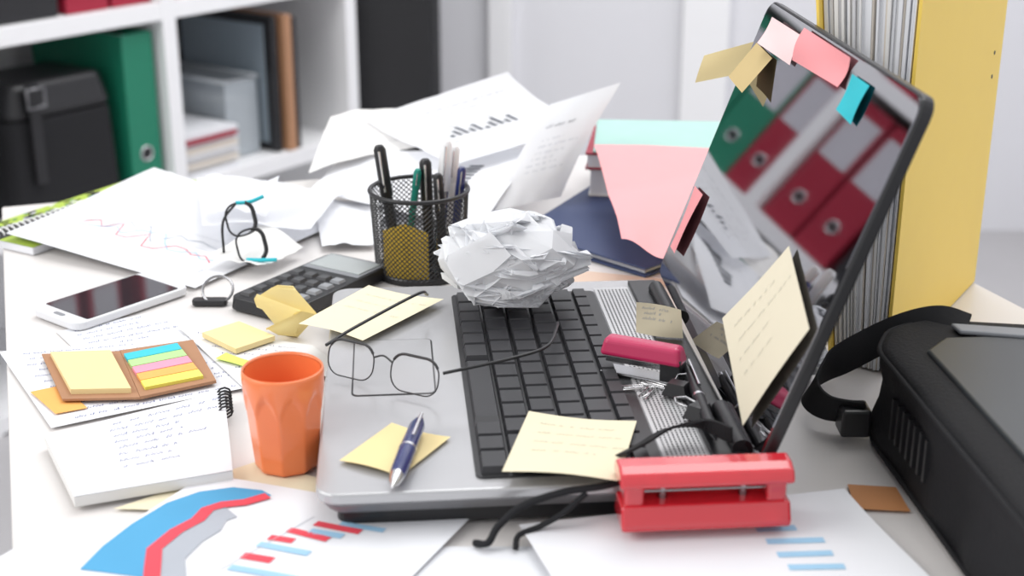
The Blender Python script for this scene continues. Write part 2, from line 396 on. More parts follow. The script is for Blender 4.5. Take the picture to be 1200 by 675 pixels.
# ---------------------------------------------------------------- crumpled paper: flat sheets folded over and over
def crumple(c,r,m,seed,size,sz=(1,1,1),planes=30,sheets=2,core=.72,dmin=.62):
    rn=random.Random(seed);out=B();c=Vector(c)
    def rd(): return Vector((rn.gauss(0,1),rn.gauss(0,1),rn.gauss(0,1))).normalized()
    for k in range(sheets):
        bm=bmesh.new();q=Matrix.Rotation(rn.uniform(0,6.28),3,rd())
        cs=[bm.verts.new(q@Vector((x,y,rn.uniform(-1,1)))) for x,y in ((-size[0]/2,-size[1]/2),(size[0]/2,-size[1]/2),(size[0]/2,size[1]/2),(-size[0]/2,size[1]/2))]
        bm.faces.new(cs)
        for i in range(planes):
            n=rd();d=r*rn.uniform(dmin,.98)
            far=max(bm.verts,key=lambda v:v.co.length)
            if i<planes*.7: n=(far.co.normalized()+rd()*.55).normalized()
            if max(v.co.dot(n) for v in bm.verts)<=d: continue
            bmesh.ops.bisect_plane(bm,geom=bm.verts[:]+bm.edges[:]+bm.faces[:],plane_co=n*d,plane_no=n,dist=1e-4)
            for v in bm.verts:
                t=v.co.dot(n)-d
                if t>1e-4: v.co-=n*(2*t)
        for v in bm.verts:
            if v.co.length>r*1.1: v.co*=r*1.1/v.co.length
        bmesh.ops.triangulate(bm,faces=bm.faces[:])
        for v in bm.verts: v.co=Vector((v.co.x*sz[0],v.co.y*sz[1],max(v.co.z*sz[2],-.92*r*sz[2])))
        bm.verts.index_update()
        out.add([c+v.co for v in bm.verts],[[q_.index for q_ in f_.verts] for f_ in bm.faces],m,False);bm.free()
    if core:
        bm=bmesh.new()
        for i in range(60): bm.verts.new(rd()*rn.uniform(.8,1.05)*r*core)
        bmesh.ops.convex_hull(bm,input=bm.verts[:])
        bmesh.ops.delete(bm,geom=[v for v in bm.verts if not v.link_faces],context='VERTS')
        for v in bm.verts: v.co=Vector((v.co.x*sz[0],v.co.y*sz[1],v.co.z*sz[2]))
        bm.verts.index_update()
        out.add([c+v.co for v in bm.verts],[[q_.index for q_ in f_.verts] for f_ in bm.faces],m,False);bm.free()
    return out
def gauge(b,c):
    # measured size of the ball, so the folded sheets can be fitted to a known width, depth and height
    mn=Vector([min(p[i] for p in b.v) for i in range(3)]);mx=Vector([max(p[i] for p in b.v) for i in range(3)]);return mn,mx
b=crumple((0,0,0),60,BALLP,11,(290,400),(1,1,1),36,3,.84,.68)
mn,mx=gauge(b,0);tgt0=Vector((-62,1002,36));tgt1=Vector((62,1092,112))
b.v=[Vector([tgt0[i]+(p[i]-mn[i])/(mx[i]-mn[i])*(tgt1[i]-tgt0[i]) for i in range(3)]) for p in b.v]
single(b,'paper_ball','large crumpled white paper ball resting on the laptop keyboard edge','paper ball')
b=crumple((224,977,17),19,BALLP,9,(110,140),(1,1,.8),24,2,.7);single(b,'paper_ball','small crumpled white paper beside the bag strap','paper ball')
b=crumple((-180,1072,21),31,FYEL,8,(92,92),(1.0,.75,.72),7,1,0,.38);single(b,'crumpled_note','crumpled pale yellow sticky note','crumpled note')
# ---------------------------------------------------------------- glasses
def glasses(T,c1,c2,w,h,u,vv,rt,m,temples,rimtop=True):
    u=Vector(u).normalized();vv=Vector(vv).normalized();fr=B();
    for k,c in enumerate((c1,c2)):
        c=Vector(c);P=[c+u*p[0]+vv*p[1] for p in rrect(w,h,min(w,h)*.42,6)]
        fr.tube(P,rt,m,8,True)
        top=[c+u*p[0]+vv*(p[1]+.2) for p in rrect(w,h,min(w,h)*.42,6) if p[1]>h*.22]
        if rimtop: fr.tube(top,rt*2.0,m,8)
        T.part(B().add(P,[tuple(range(len(P)))],LENS),'lens',label='thin clear lens')
    a=Vector(c1)+u*w*.48+vv*h*.2;d=Vector(c2)-u*w*.48+vv*h*.2
    fr.tube(bez([a,(a+d)/2+vv*3,d],6),rt*1.4,m,8)
    T.part(fr,'frame')
    for t in temples: T.part(B().tube(bez(t,8),1.2,m,8),'temple')
gu=(.87,-.48,0)
T=Thing('eyeglasses','thin black wire-rimmed eyeglasses with open temples on the laptop','eyeglasses',(-90,900,31))
glasses(T,(-112,912,45),(-66,885,45),38,25,gu,(.1,.4,.9),.5,BLACK,
  [[(-130,922,52),(-112,955,53),(-72,1014,56),(-66,1040,46)],[(-46,872,52),(0,884,58),(24,905,58),(32,950,54),(34,985,44)]])
T=Thing('eyeglasses','small black eyeglasses with teal temple tips propped on papers','eyeglasses',(-245,1225,12))
glasses(T,(-246,1232,48),(-236,1222,26),30,25,(.25,-.35,-.9),(.9,.25,.2),1.0,BLACK,
  [[(-250,1235,62),(-262,1232,45),(-262,1226,18)]])
T.part(B().tube(bez([(-250,1236,62),(-238,1240,62),(-226,1244,66)],6),1.8,TEAL,8),'temple_tip',label='teal temple tip')
T.part(B().tube(bez([(-240,1218,14),(-225,1214,15),(-212,1212,16)],6),1.8,TEAL,8),'temple_tip',label='teal temple tip')
# ---------------------------------------------------------------- phone
MPh=frame((-341,1137,0),(.62,.785,0))
T=Thing('smartphone','white-edged smartphone with dark screen lying on the desk','smartphone',(-341,1137,0))
T.part(B().prism(rrect(118,64,10),1.5,8.5,mat('phone_white',(.75,.76,.78),.3),MPh),'body',bevel=1.5)
T.part(B().prism(rrect(94,58,2,cx=1),8.5,8.9,PSCREEN,MPh),'screen',label='glossy black screen')
T.part(B().prism(rrect(4,13,1.9,cx=-52.5),8.5,8.9,GREYP,MPh),'button')
# ---------------------------------------------------------------- keys
T=Thing('key_ring','metal key ring with a black key fob','key ring',(-255,1142,0))
T.part(B().tube([(-252+13*math.cos(a*.3142),1144+10*math.sin(a*.3142),12+9*math.sin(a*.3142)) for a in range(20)],1.2,STEEL,8,True),'ring')
T.part(B().prism(rrect(30,11,4,cx=-258,cy=1138),1,6,BLACK),'key_fob',bevel=1)
# ---------------------------------------------------------------- calculator
CO=Vector((-174,1166,0));MCa=frame(CO,(.53,.848,0))
T=Thing('calculator','black pocket calculator with grey display','calculator',CO)
cal=T.part(B().prism(rrect(140,70,9),2,13,BLACK,MCa,inset=2),'body',bevel=1)
T.part(B().box((30,-28,13),(61,28,14.6),LCD,MCa),'display',bevel=.4)
T.part(B().box((24,-31,12.5),(65,31,13.6),GREYP,MCa),'display_bezel')
ck=B().box((-5,-5.4,0),(5,5.4,2.4),mat('calc_key',(.07,.07,.075),.35),top=1).mesh('key',(0,0,0))
ck2=B().box((-5,-5.4,0),(5,5.4,2.4),mat('calc_key_grey',(.30,.31,.33),.35),top=1).mesh('key',(0,0,0))
for i in range(5):
    for j in range(4):
        o=link(bpy.data.objects.new('key',ck if j else ck2));o.parent=cal
        c=MCa@Vector((-56+i*16,-22+j*15,13));o.location=(c-CO)/1000;o.rotation_euler=(0,0,math.atan2(.848,.53))
# ---------------------------------------------------------------- left papers
s=Sheet([(-278,1172,2),(-180,1350,3),(-395,1520,15),(-482,1290,13)],PAPER,14,14,lambda u,v:1.5+2*math.sin(3*u+2*v)**2*v)
for k,m in enumerate((REDI,LB,GREYI)):
    rn=random.Random(k+3);s.stroke([(.30+.08*rn.uniform(-1,1)+.03*k,.12+.055*i) for i in range(14)],1.2,m)
for i in range(6): s.stroke([(.18+.06*i,.1),(.18+.06*i,.88)],.35,GREYI)
s.write(.1,.12,.2,2,.03,seed=5)
s.done('paper_sheet','large white sheet printed with thin red and blue line graphs','paper sheet')
Sheet([(-290,1272,22),(-190,1282,20),(-172,1400,22),(-330,1440,24)],SHEER,20,20,lambda u,v:4*math.sin(5*u+3*v)*math.sin(3*v+1)+5,rough=2.5,seed=1).done('paper_sheet','wavy blank white sheet on the pile','paper sheet')
Sheet([(-275,1218,14),(-222,1205,12),(-195,1262,12),(-240,1290,24)],PAPER2,16,16,lambda u,v:5*math.sin(4*u)*v,rough=2,seed=2).done('paper_sheet','folded white sheet under the small eyeglasses','paper sheet')
Sheet([(-285,1282,38),(-232,1284,38),(-225,1330,60),(-295,1325,56)],SHEER,12,12,lambda u,v:6*math.sin(5*u+v),rough=4,seed=3).done('paper_sheet','crumpled corner of a white sheet','paper sheet')
# spiral notebook
MN=frame((-450,1390,0),(.50,.866,0))
T=Thing('spiral_notebook','spiral notebook with lime green printed cover','notebook',(-450,1390,0))
T.part(B().box((-105,-60,1),(150,30,8),PAPER,MN),'pages')
s=Sheet([MN@Vector(p) for p in ((-105,-60,8.5),(150,-60,8.5),(150,32,8.5),(-105,32,8.5))],mat('cover_lime',(.42,.56,.08),.5),10,6)
rn=random.Random(2)
for i in range(60):
    u=rn.random()*.95;v=.80+rn.random()*.16;s.rect(u,v,u+.02+rn.random()*.03,v+.03,rn.choice([BLACK,PAPER,GREEN,BLACK]),1)
s.rect(0,.50,1,.76,BLACK,4)
T.part(s.b,'cover',label='lime green cover with black band')
b=B()
for i in range(36):
    x=-100+i*7;b.tube([(x,-2+7*math.cos(k*.7),9+5*math.sin(k*.7)) for k in range(9)],1.0,WHITE,5,True,MN)
T.part(b,'spiral_binding',label='white wire coil')
# handwritten pages
s=Sheet(xy([(-279,942),(-176,1000),(-285,1130),(-371,1075)],1.0),PAPER,8,8);s.write(.1,.95,.9,14,.065,seed=11,amp=2.2,w=.7);s.done('paper_sheet','white page covered with blue handwriting','paper sheet','handwritten pages')
s=Sheet(xy([(-319,892),(-174,972),(-262,1062),(-402,1030)],2.2),PAPER,8,8,wav(.5,1,1));s.write(.08,.93,.98,12,.08,seed=12,amp=2.2,w=.7);s.done('paper_sheet','white page covered with blue handwriting','paper sheet','handwritten pages')
s=Sheet(xy([(-196,955),(-122,985),(-158,1040),(-274,1082)],3.6),PAPER2,8,8,wav(.4,1,1));s.write(.1,.9,.98,6,.12,seed=13,amp=2.2,w=.7);s.done('paper_sheet','white page covered with blue handwriting','paper sheet','handwritten pages')
T=Thing('notepad','white notepad with handwriting on its top page','notepad',(-240,860,0))
q=[(-269,777),(-178,812),(-207,935),(-314,863)]
T.part(B().prism(q,3.5,10.5,PAPER2),'pages')
s=Sheet(xy(q,10.9),PAPER,8,8);s.write(.30,.9,1.0,8,.09,seed=15,amp=1.9,w=.6,m=mat('ink_soft',(.18,.21,.38),.8));T.part(s.b,'top_page',label='page with blue handwriting')
b=B()
for i in range(7):
    p=Vector((-207,935,9)).lerp(Vector((-183,830,9)),i/8*.4);b.tube([p+Vector((4.5*math.cos(k*.7),1.5*math.cos(k*.7),4.5*math.sin(k*.7))) for k in range(9)],.8,BLACK,5,True)
T.part(b,'spiral_binding',label='black wire coil')
T=Thing('sticky_note_pad','small pad of yellow sticky notes','sticky note pad',(-211,1053,4))
T.part(B().prism([(-214,1019),(-188,1046),(-222,1078),(-247,1053)],4.8,9,YEL),'sheets')
note(xy([(-228,1008),(-202,992),(-196,1000),(-222,1020)],5.5),LIME,'page_flag','lime green page flag',a=.3)
note(xy([(-352,950),(-322,912),(-302,922),(-332,962)],3.6),ORF,'sticky_note','orange sticky note peeking from under the flag wallet',a=.2)
T=Thing('page_flag_wallet','open kraft wallet with yellow pad and coloured page flags','page flag wallet',(-300,985,5))
T.part(B().prism([(-363,1014),(-322,930),(-267,933),(-304,1020)],5,7,KRAFT),'cover',label='brown kraft cover',bevel=.3)
T.part(B().prism([(-304,1020),(-267,933),(-218,962),(-252,1042)],5,7.5,KRAFT),'cover',label='brown kraft cover',bevel=.3)
T.part(B().prism([(-354,1008),(-318,938),(-275,940),(-309,1012)],7,11,YEL),'note_pad',label='yellow sticky pad')
p0,p1,p2,p3=[Vector((*p,8)) for p in ((-298,1008),(-266,944),(-228,965),(-262,1030))]
for i,m in enumerate((YF,ORF,PKF,GRF,BLF)):
    t0=i/5;t1=(i+.92)/5
    q=[p1.lerp(p0,t0),p2.lerp(p3,t0),p2.lerp(p3,t1),p1.lerp(p0,t1)]
    T.part(B().prism([(v.x,v.y) for v in q],7.5,10,m),'page_flag',label=['yellow','orange','pink','green','blue'][i]+' page flags')
Sheet(xy([(-246,778),(-130,770),(-112,812),(-168,842)],2),PYEL,6,6).done('paper_sheet','pale yellow sheet under the cup','paper sheet')
# ---------------------------------------------------------------- big fanned sheets
s=Sheet([(-33,1312,10),(36,1462,60),(-185,1490,46),(-210,1420,16)],PAPER,22,22,lambda u,v:5*math.sin(4*u+2*v),rough=1,seed=5)
s.write(.15,.9,.9,7,.06,m=GREYI,amp=1.4,w=.6,seed=21)
for i in range(9): s.rect(.3+.05*i,.22,.33+.05*i,.25+.05*((i*5)%4)/2+.04,DINK,1)
s.done('paper_sheet','printed sheet with small bar chart fanned in the pile','paper sheet','fanned printed sheets')
s=Sheet([(-60,1410,50),(80,1478,74),(-5,1565,116),(-165,1552,68)],SHEER,22,22,lambda u,v:-6*math.sin(math.pi*v)+3*math.sin(5*v+u),rough=1,seed=6)
s.write(.15,.84,.95,7,.09,m=DINK,amp=1.4,w=.6,seed=22)
for i in range(10): s.rect(.25+.05*i,.38,.275+.05*i,.42+.06*((i*7)%5)/2,DINK,1)
s.done('paper_sheet','printed sheet with text rows and bar chart rising from the pile','paper sheet','fanned printed sheets')
s=Sheet([(-214,1446,32),(-92,1500,52),(-118,1590,72),(-205,1575,62)],PAPER2,20,20,lambda u,v:3*math.sin(5*u),rough=1.5,seed=7)
s.write(.1,.85,.95,8,.10,m=GREYI,amp=1.4,w=.6,seed=27)
s.done('paper_sheet','printed sheet with faint text in the pile','paper sheet','fanned printed sheets')
s=Sheet([(-17,1350,20),(50,1400,20),(110,1420,134),(40,1445,106)],SHEER,20,20,lambda u,v:-12*math.sin(math.pi*v)*(1-.3*u),rough=1,seed=8)
s.write(.15,.75,.95,1,.07,m=DINK,amp=2.4,w=.9,seed=24)
s.write(.2,.62,.9,6,.06,m=GREYI,amp=1.3,w=.6,seed=23)
s.done('paper_sheet','curled printed sheet standing up from the pile','paper sheet','fanned printed sheets')
Sheet(xy([(-100,1278),(0,1310),(-20,1480),(-215,1430)],1.5),PAPER,10,10).done('paper_sheet','blank white sheet at the bottom of the fanned pile','paper sheet')
Sheet([(-180,1280,5),(-130,1284,5),(-125,1400,12),(-205,1412,12)],PAPER,16,16,lambda u,v:3*math.sin(4*u+v)**2,rough=1.5,seed=9).done('paper_sheet','blank white sheet curling behind the calculator','paper sheet')
# ---------------------------------------------------------------- folders & books
T=Thing('binder','closed navy blue hardcover folder lying flat','folder',(120,1380,0))
q=[(7,1319),(120,1205),(290,1380),(110,1530)]
T.part(B().prism(q,8,10,NAVY),'cover',bevel=.6);T.part(B().prism(q,1,3,NAVY),'cover',bevel=.6)
T.part(B().prism([(15,1319),(120,1213),(280,1380),(110,1520)],3,8,PAPER),'pages')
def bk(q,z0,z1,cm,label):
    c=sum((Vector((*p,0)) for p in q),Vector())/4
    T=Thing('book',label,'book',(c.x,c.y,z0),'books under the mint folder')
    T.part(B().prism(q,z0,z0+2,cm),'cover');T.part(B().prism(q,z1-2,z1,cm),'cover')
    T.part(B().prism([(c.x+(p[0]-c.x)*.97,c.y+(p[1]-c.y)*.97) for p in q],z0+2,z1-2,PAPER),'pages')
bk([(80,1435),(200,1420),(215,1540),(95,1560)],10.5,40,PAPER2,'thick softcover book with white cover')
bk([(76,1430),(196,1418),(214,1535),(92,1552)],40.5,58,REDB,'hardback book with red cover')
T=Thing('folder','mint green cardboard folder on top of the books','folder',(150,1490,58))
T.part(B().prism([(84,1430),(215,1422),(235,1560),(96,1570)],58.5,60,MINT),'cover');T.part(B().prism([(86,1434),(213,1426),(233,1556),(98,1566)],60.2,61.5,MINT),'cover')
def pinkd(u,v):
    fold=-10*max(0,1-abs(v-.55-.25*u)/.35)
    return Vector((3*math.sin(3.2*v)*(1-u),0,fold*(1-.3*u)+5*math.sin(5*u+1)*(1-v)**2+2))
Sheet([(96,1186,38),(136,1128,46),(222,1412,68),(84,1419,68)],FPINK,24,24,pinkd).done('paper_sheet','loose folded pink paper sheet slanting from the books to the lid','paper sheet')
Sheet(xy([(10,1150),(108,1138),(145,1200),(20,1240)],.8),TAN,6,6).done('envelope','tan kraft envelope behind the laptop','envelope')
# ---------------------------------------------------------------- foreground sheets
s=Sheet([(-330,553,3),(-150,500,3),(-26,760,4),(-197,820,3)],PAPER,14,14,lambda u,v:2*math.sin(3*u+1)*math.sin(3*v)+1)
def PW(l): return [s.w2uv(*p) for p in l]
s.off=.5
red=[(-201,690),(-207,722),(-199,743),(-189,757),(-186,770),(-178,776),(-165,779),(-152,788)]
blueout=[(-244,700),(-238,726),(-228,752),(-213,779),(-196,794),(-176,800),(-157,796),(-150,789)]
for i in range(7):
    s.poly(PW([red[i],red[i+1],blueout[i+1],blueout[i]]),BLUE)
    g=[(x+22-2*j,y-10-1*j) for j,(x,y) in enumerate(red)]
    if i<5: s.poly(PW([g[i],g[i+1],red[i+1],red[i]]),GREYI)
s.off=.9;s.stroke(PW(red),9,REDI);s.off=.5
bars=[(-155,716,-137,711,7,REDI),(-148,729,-117,719,6,LB),(-143,737,-128,733,6,REDI),(-133,746,-108,735,6,REDI),(-120,745,-100,739,6,LB),(-118,754,-90,744,6,REDI),(-160,703,-120,692,6,LB),(-103,754,-76,746,5,LB)]
for x0,y_0,x1,y_1,w_,m in bars: s.stroke(PW([(x0,y_0),(x1,y_1)]),w_,m)
s.stroke(PW([(-165,700),(-120,762)]),.5,GREYI)
s.done('paper_sheet','printed report sheet with blue area chart, red line and bars','paper sheet')
s=Sheet([(56,590,3),(248,640,3),(206,786,12),(4,744,10)],PAPER,16,12,lambda u,v:1.0*math.sin(6*v)*u)
for x0,y_0,x1,y_1 in ((144,740,168,742),(148,727,182,729),(152,713,184,715),(156,700,188,701),(160,686,186,687)): s.stroke(PW([(x0,y_0),(x1,y_1)]),6,LB)
s.done('paper_sheet','printed report sheet with light blue horizontal bars','paper sheet')
Sheet(xy([(-100,600),(60,600),(40,733),(-50,733)],1.6),PAPER,6,6).done('paper_sheet','blank white sheet at the desk front','paper sheet')
Sheet(xy([(-390,560),(-230,540),(-190,770),(-290,735)],1.2),PAPER,6,6).done('paper_sheet','blank white sheet under the report','paper sheet')
Sheet(xy([(212,778),(245,774),(244,806),(214,810)],2),mat('kraft_orange',(.55,.24,.09),.6),4,4).done('card','brown card peeking from under the sheet','card')
# ---------------------------------------------------------------- hole punch
MHp=frame((112,745,14.5),(.995,.08,0))
T=Thing('hole_punch','glossy red two-hole punch on a white sheet','hole punch',(112,745,14))
b=B();P=[(-16,0),(-17,4),(-12,15),(10,15),(14,4),(14,0)];n=len(P)
vs=[(x,y,z) for x in (-50,50) for y,z in P]
b.add(vs,[tuple(range(n)),tuple(range(2*n-1,n-1,-1))]+[(i,n+i,n+(i+1)%n,(i+1)%n) for i in range(n)],RED,False,MHp)
T.part(b,'base',bevel=3,seg=4)
for x in (-42,42):
    T.part(B().box((x-6,-10,11),(x+6,11,30),RED,MHp),'side_arm',bevel=2.5,seg=3)
for x in (-24,24): T.part(B().tube([(x,0,12),(x,0,29)],3,STEEL,12,M=MHp),'punch_pin',label='steel punch pin')
T.part(B().box((-38,4,12),(38,9,30),mat('red_dark',(.62,.03,.045),.25),MHp),'back_plate')
T.part(B().tube([(-42,-2,20),(42,-2,20)],1.2,STEEL,10,M=MHp),'axle',label='steel axle')
b=B();P=[(-14,27),(-15,30),(-12,35),(-5,38),(5,38),(11,35),(13,30),(12,27)]
vs=[(x,y,z) for x in (-51,51) for y,z in P];n=len(P)
b.add(vs,[tuple(range(n)),tuple(range(2*n-1,n-1,-1))]+[(i,n+i,n+(i+1)%n,(i+1)%n) for i in range(n)],RED,False,MHp)
T.part(b,'handle',label='glossy red press handle',bevel=3,seg=4)
# ---------------------------------------------------------------- mini stapler
MSt=frame((92,915,31),(.90,-.43,0))
T=Thing('stapler','small magenta and steel stapler by the laptop hinge','stapler',(92,915,31))
T.part(B().box((-30,-8,.5),(30,8,2.5),STEEL,MSt),'base',label='steel base',bevel=.8)
T.part(B().box((-27,-5,9),(28,5,14),STEEL,MSt),'magazine',label='steel staple magazine',bevel=.8)
T.part(B().box((-31,-9,14),(30,9,27),MAG,MSt,top=3),'handle',label='magenta handle',bevel=3.5,seg=4)
T.part(B().box((14,-7,2),(29,7,19),BLACK,MSt),'pivot',bevel=.8)
for o_,an in (((112,880,33),-.5),((122,845,33),.9)):
    Mc=frame(o_,(math.cos(an),math.sin(an),0))
    T=Thing('binder_clip','small black binder clip with wire handle on the laptop','binder clip',o_,'binder clips by the hinge')
    T.part(B().prism([(-9,-7),(9,-7),(9,7),(-9,7)],.4,9,BLACK,Mc,inset=4),'jaw');T.part(B().tube([Mc@Vector(p) for p in ((-5,6,7),(-6,14,8),(0,19,8),(6,14,8),(5,6,7))],.8,STEEL,6),'handle')
for i,(x,y,an) in enumerate(((84,893,.2),(92,884,1.1),(100,897,-.6))):
    Mc=frame((x,y,32),(math.cos(an),math.sin(an),0))
    single(B().tube([Mc@Vector(p) for p in ((-11,-3,.6),(8,-3,.6),(11,0,.6),(8,3,.6),(-8,3,.6),(-10,0.5,.6),(-7,-1.5,1.4),(6,-1.5,1.4))],.6,CHROME,6),'paper_clip','small silver wire paper clip by the stapler','paper clip','paper clips by the stapler')
# ---------------------------------------------------------------- straps
def ribbon(path,w,m,side,th=1.6,n=10):
    P=bez(path,n);S=bez([Vector(x) for x in side],n) if len(side)==len(path) else [Vector(side[0])]*len(P);vs=[];fs=[]
    for i,p in enumerate(P):
        t=(P[min(i+1,len(P)-1)]-P[max(i-1,0)]).normalized();sd_=S[i]-t*S[i].dot(t);sd_.normalize();u=t.cross(sd_)
        for a_,c_ in ((-1,-1),(1,-1),(1,1),(-1,1)): vs.append(p+sd_*a_*w/2+u*c_*th/2)
    for i in range(len(P)-1):
        for j in range(4): fs.append((4*i+j,4*i+(j+1)%4,4*i+4+(j+1)%4,4*i+4+j))
    fs+= [(0,1,2,3),tuple(4*(len(P)-1)+k for k in (3,2,1,0))]
    return B().add(vs,fs,m,False)
single(ribbon([(66,772,42),(80,785,43),(98,804,44),(118,808,45),(136,795,44)],11,BLACKM,[(.6,-.6,.5)]),'strap','flat black strap lying over the laptop corner','strap')
single(B().tube(bez([(-22,733,4),(-14,728,7),(-8,735,14),(6,741,24),(30,745,31),(56,750,33),(80,762,35)],10),2.2,BLACKM,8),'cable','dark cord hanging over the front edge of the laptop','cable')
single(B().tube(bez([(2,726,4),(4,733,9),(16,738,12),(30,740,20),(44,746,30)],10),1.8,BLACKM,8),'cable','dark cord hanging over the front edge of the laptop','cable')
# ---------------------------------------------------------------- bag
T=Thing('laptop_bag','black fabric laptop bag with strap lying on the desk','bag',(350,720,0))
q=[(243,872),(270,520),(500,500),(520,890),(285,925),(258,908)]
def outline(inset,n=160):
    P=[Vector(p) for p in q];N=len(P);cx=sum((p for p in P),Vector((0,0)))/N;pts=[]
    per=[(P[(i+1)%N]-P[i]).length for i in range(N)];tot=sum(per)
    for k in range(n):
        d_=tot*k/n;i=0
        while d_>per[i]: d_-=per[i];i+=1
        pts.append(P[i].lerp(P[(i+1)%N],d_/per[i]))
    for _ in range(2): pts=[(pts[k-1]+pts[k]*2+pts[(k+1)%n])/4 for k in range(n)]
    return [cx+(p-cx)*((p-cx).length-inset)/(p-cx).length for p in pts]
b=B();prof=[(4,1),(0,4),(0,12),(2,22),(3.5,34),(3,46),(1,58),(0,66),(2,70.5),(6,72.5),(20,73),(60,72.5),(110,72)];vs=[];n=160
for ins,z in prof:
    for p in outline(ins,n):
        d_=noise.noise(Vector((p.x*.02,p.y*.02,z*.03)))*5+noise.noise(Vector((p.x*.06,p.y*.06,z*.08)))*2.0
        vs.append((p.x+d_*(1 if 8<z<64 else .25),p.y,z))
fs=[(i*n+j,i*n+(j+1)%n,(i+1)*n+(j+1)%n,(i+1)*n+j) for i in range(len(prof)-1) for j in range(n)]
fs.append(tuple((len(prof)-1)*n+j for j in range(n)))
b.add(vs,fs,BAGM,True);T.part(b,'body')
for z in (5,68): T.part(B().tube([(p.x,p.y,z) for p in outline(-.5,n)],1.8,BLACKM,8,True),'piping')
T.part(B().prism([(270,858),(294,540),(490,520),(500,850),(315,882),(288,880)],72.5,75.5,BAGL,inset=2),'flap',label='smooth dark top panel',bevel=1.2)
T.part(B().prism([(298,900),(300,886),(420,858),(500,828),(505,850),(420,876)],74,77.5,GREYP),'zipper',label='grey zipper band',bevel=1.5)
b=B()
for i in range(7):
    t=i/6;p=Vector((253,835,0)).lerp(Vector((258,775,0)),t);b.box((p.x-8,p.y-2,22),(p.x,p.y+2,50),BLACK)
T.part(b,'vent',label='ribbed black patch')
T.part(ribbon([(312,905,74),(294,914,74),(272,922,64),(248,928,48),(224,924,34),(208,908,24),(216,888,20),(240,876,21)],22,BLACKM,
   [(.2,.9,.3),(.1,.75,.6),(.1,.5,.85),(.2,.3,.95),(.4,.1,.9),(.4,-.1,.9),(.1,-.4,.9),(0,-.5,.85)],1.8,24),'strap',label='flat black webbing strap')
T.part(B().box((222,868,6),(242,888,26),BLACK),'buckle',bevel=2)
# ---------------------------------------------------------------- yellow binder
A=Vector((281,988,0));Bv=Vector((412,1198,0));d=(Bv-A).normalized();nn=Vector((-d.y,d.x,0))
MB=Matrix(((d.x,nn.x,0,A.x),(d.y,nn.y,0,A.y),(0,0,1,0),(0,0,0,1)))
T=Thing('lever_arch_file','standing yellow file stuffed with loose papers','file',(330,1100,0))
T.part(B().box((0,-2,1),(247,0.5,325),YB,MB),'cover',label='yellow card cover')
b=B().add([(-4,40,1),(235,40,1),(235,76,318),(-4,76,318),(-4,42,1),(235,42,1),(235,78,318),(-4,78,318)],[(0,1,2,3),(7,6,5,4),(0,3,7,4),(1,5,6,2),(3,2,6,7),(0,4,5,1)],YB,False,MB)
T.part(b,'cover',label='yellow card cover')
T.part(B().box((236,-1,1),(240,42,322),YB,MB),'spine')
b=B();rn=random.Random(4)
mm=[PAPER,PAPER2,PAPER,mat('paper_shade',(.66,.66,.67),.8),mat('paper_beige',(.72,.66,.58),.8)]
y=2.0;yt=2.0
while y<38:
    th=rn.uniform(.5,1.6);t2=th*1.9;x0=rn.uniform(1,7);h=rn.uniform(290,306);k_=rn.uniform(-1.5,1.5)
    b.add([(x0,y,2),(225,y,2),(225,yt,h),(x0+k_,yt,h),(x0,y+th,2),(225,y+th,2),(225,yt+t2,h),(x0+k_,yt+t2,h)],[(0,1,2,3),(7,6,5,4),(0,3,7,4),(1,5,6,2),(3,2,6,7),(0,4,5,1)],rn.choice(mm),False,MB)
    y+=th;yt+=t2
T.part(b,'papers',label='thick stack of worn paper edges')
b=B()
for z in (190,210,265,300): b.tube([(222,-2.4,z),(222,-1.9,z)],1.8,DINK,10,M=MB)
T.part(b,'punched_hole')
# ---------------------------------------------------------------- shelf
SO=Vector((-675,2810,0));sd=Vector((.59,.807,0)).normalized();sn=Vector((-sd.y,sd.x,0))
MSH=Matrix(((sd.x,sn.x,0,SO.x),(sd.y,sn.y,0,SO.y),(0,0,1,0),(0,0,0,1)))
T=Thing('shelving_unit','white cube shelving unit filled with binders and boxes','shelving unit',(-675,2810,-750))
zs=[-745,-400,-30,340,710,1080]
T.part(B().box((-1030,380,-750),(540,388,1110),WHITE,MSH),'back_panel')
for z in zs: T.part(B().box((-1030,0,z),(540,380,z+34),WHITE,MSH),'shelf_board',bevel=1)
for x in (-1030,-515,-17,508):
    T.part(B().box((x,-1,-750),(x+34,380,1115),WHITE,MSH),'divider',bevel=1)
SG='binders in the shelving unit'
def binder(s,z,m,label,w=75,nd=20,lab=True):
    o=MSH@Vector((s,nd,z));T=Thing('binder',label,'binder',o,SG)
    b=B();b.box((s,nd,z),(s+w,nd+4,z+315),m,MSH);b.box((s,nd+4,z),(s+3,nd+285,z+315),m,MSH);b.box((s+w-3,nd+4,z),(s+w,nd+285,z+315),m,MSH)
    T.part(b,'cover',bevel=1)
    T.part(B().box((s+5,nd+10,z+4),(s+w-5,nd+270,z+300),PAPER,MSH),'pages')
    Mr=MSH@Matrix.Translation((s+w/2,nd-1,z+75))@Matrix.Rotation(R(90),4,'X')
    T.part(B().tube(ring(14,0,0,0,0,24),2.2,CHROME,8,True,Mr),'finger_ring',label='chrome finger ring')
    T.part(B().disc(12,-.6,BLACK,24,Mr),'finger_hole')
    if lab: T.part(B().box((s+9,nd-1,z+170),(s+w-9,nd,z+285),mat('label_grey',(.55,.54,.58),.7),MSH),'spine_label',label='white spine label')
z0=-400+35
binder(-105,z0,GREEN,'green lever arch binder in the cube shelf',lab=False)
z1=5
binder(-118,z1,REDB,'wide red lever arch binder in the cube shelf',w=95)
binder(-222,z1,REDB,'wide red lever arch binder in the cube shelf',w=95)
binder(20,z1,REDB,'red lever arch binder in the cube shelf',w=78)
for s_,m,l in ((102,GREEN,'green'),(206,GREEN,'green'),(350,GREEN,'green')): binder(s_,z1,m,l+' lever arch binder in the cube shelf',w=98)
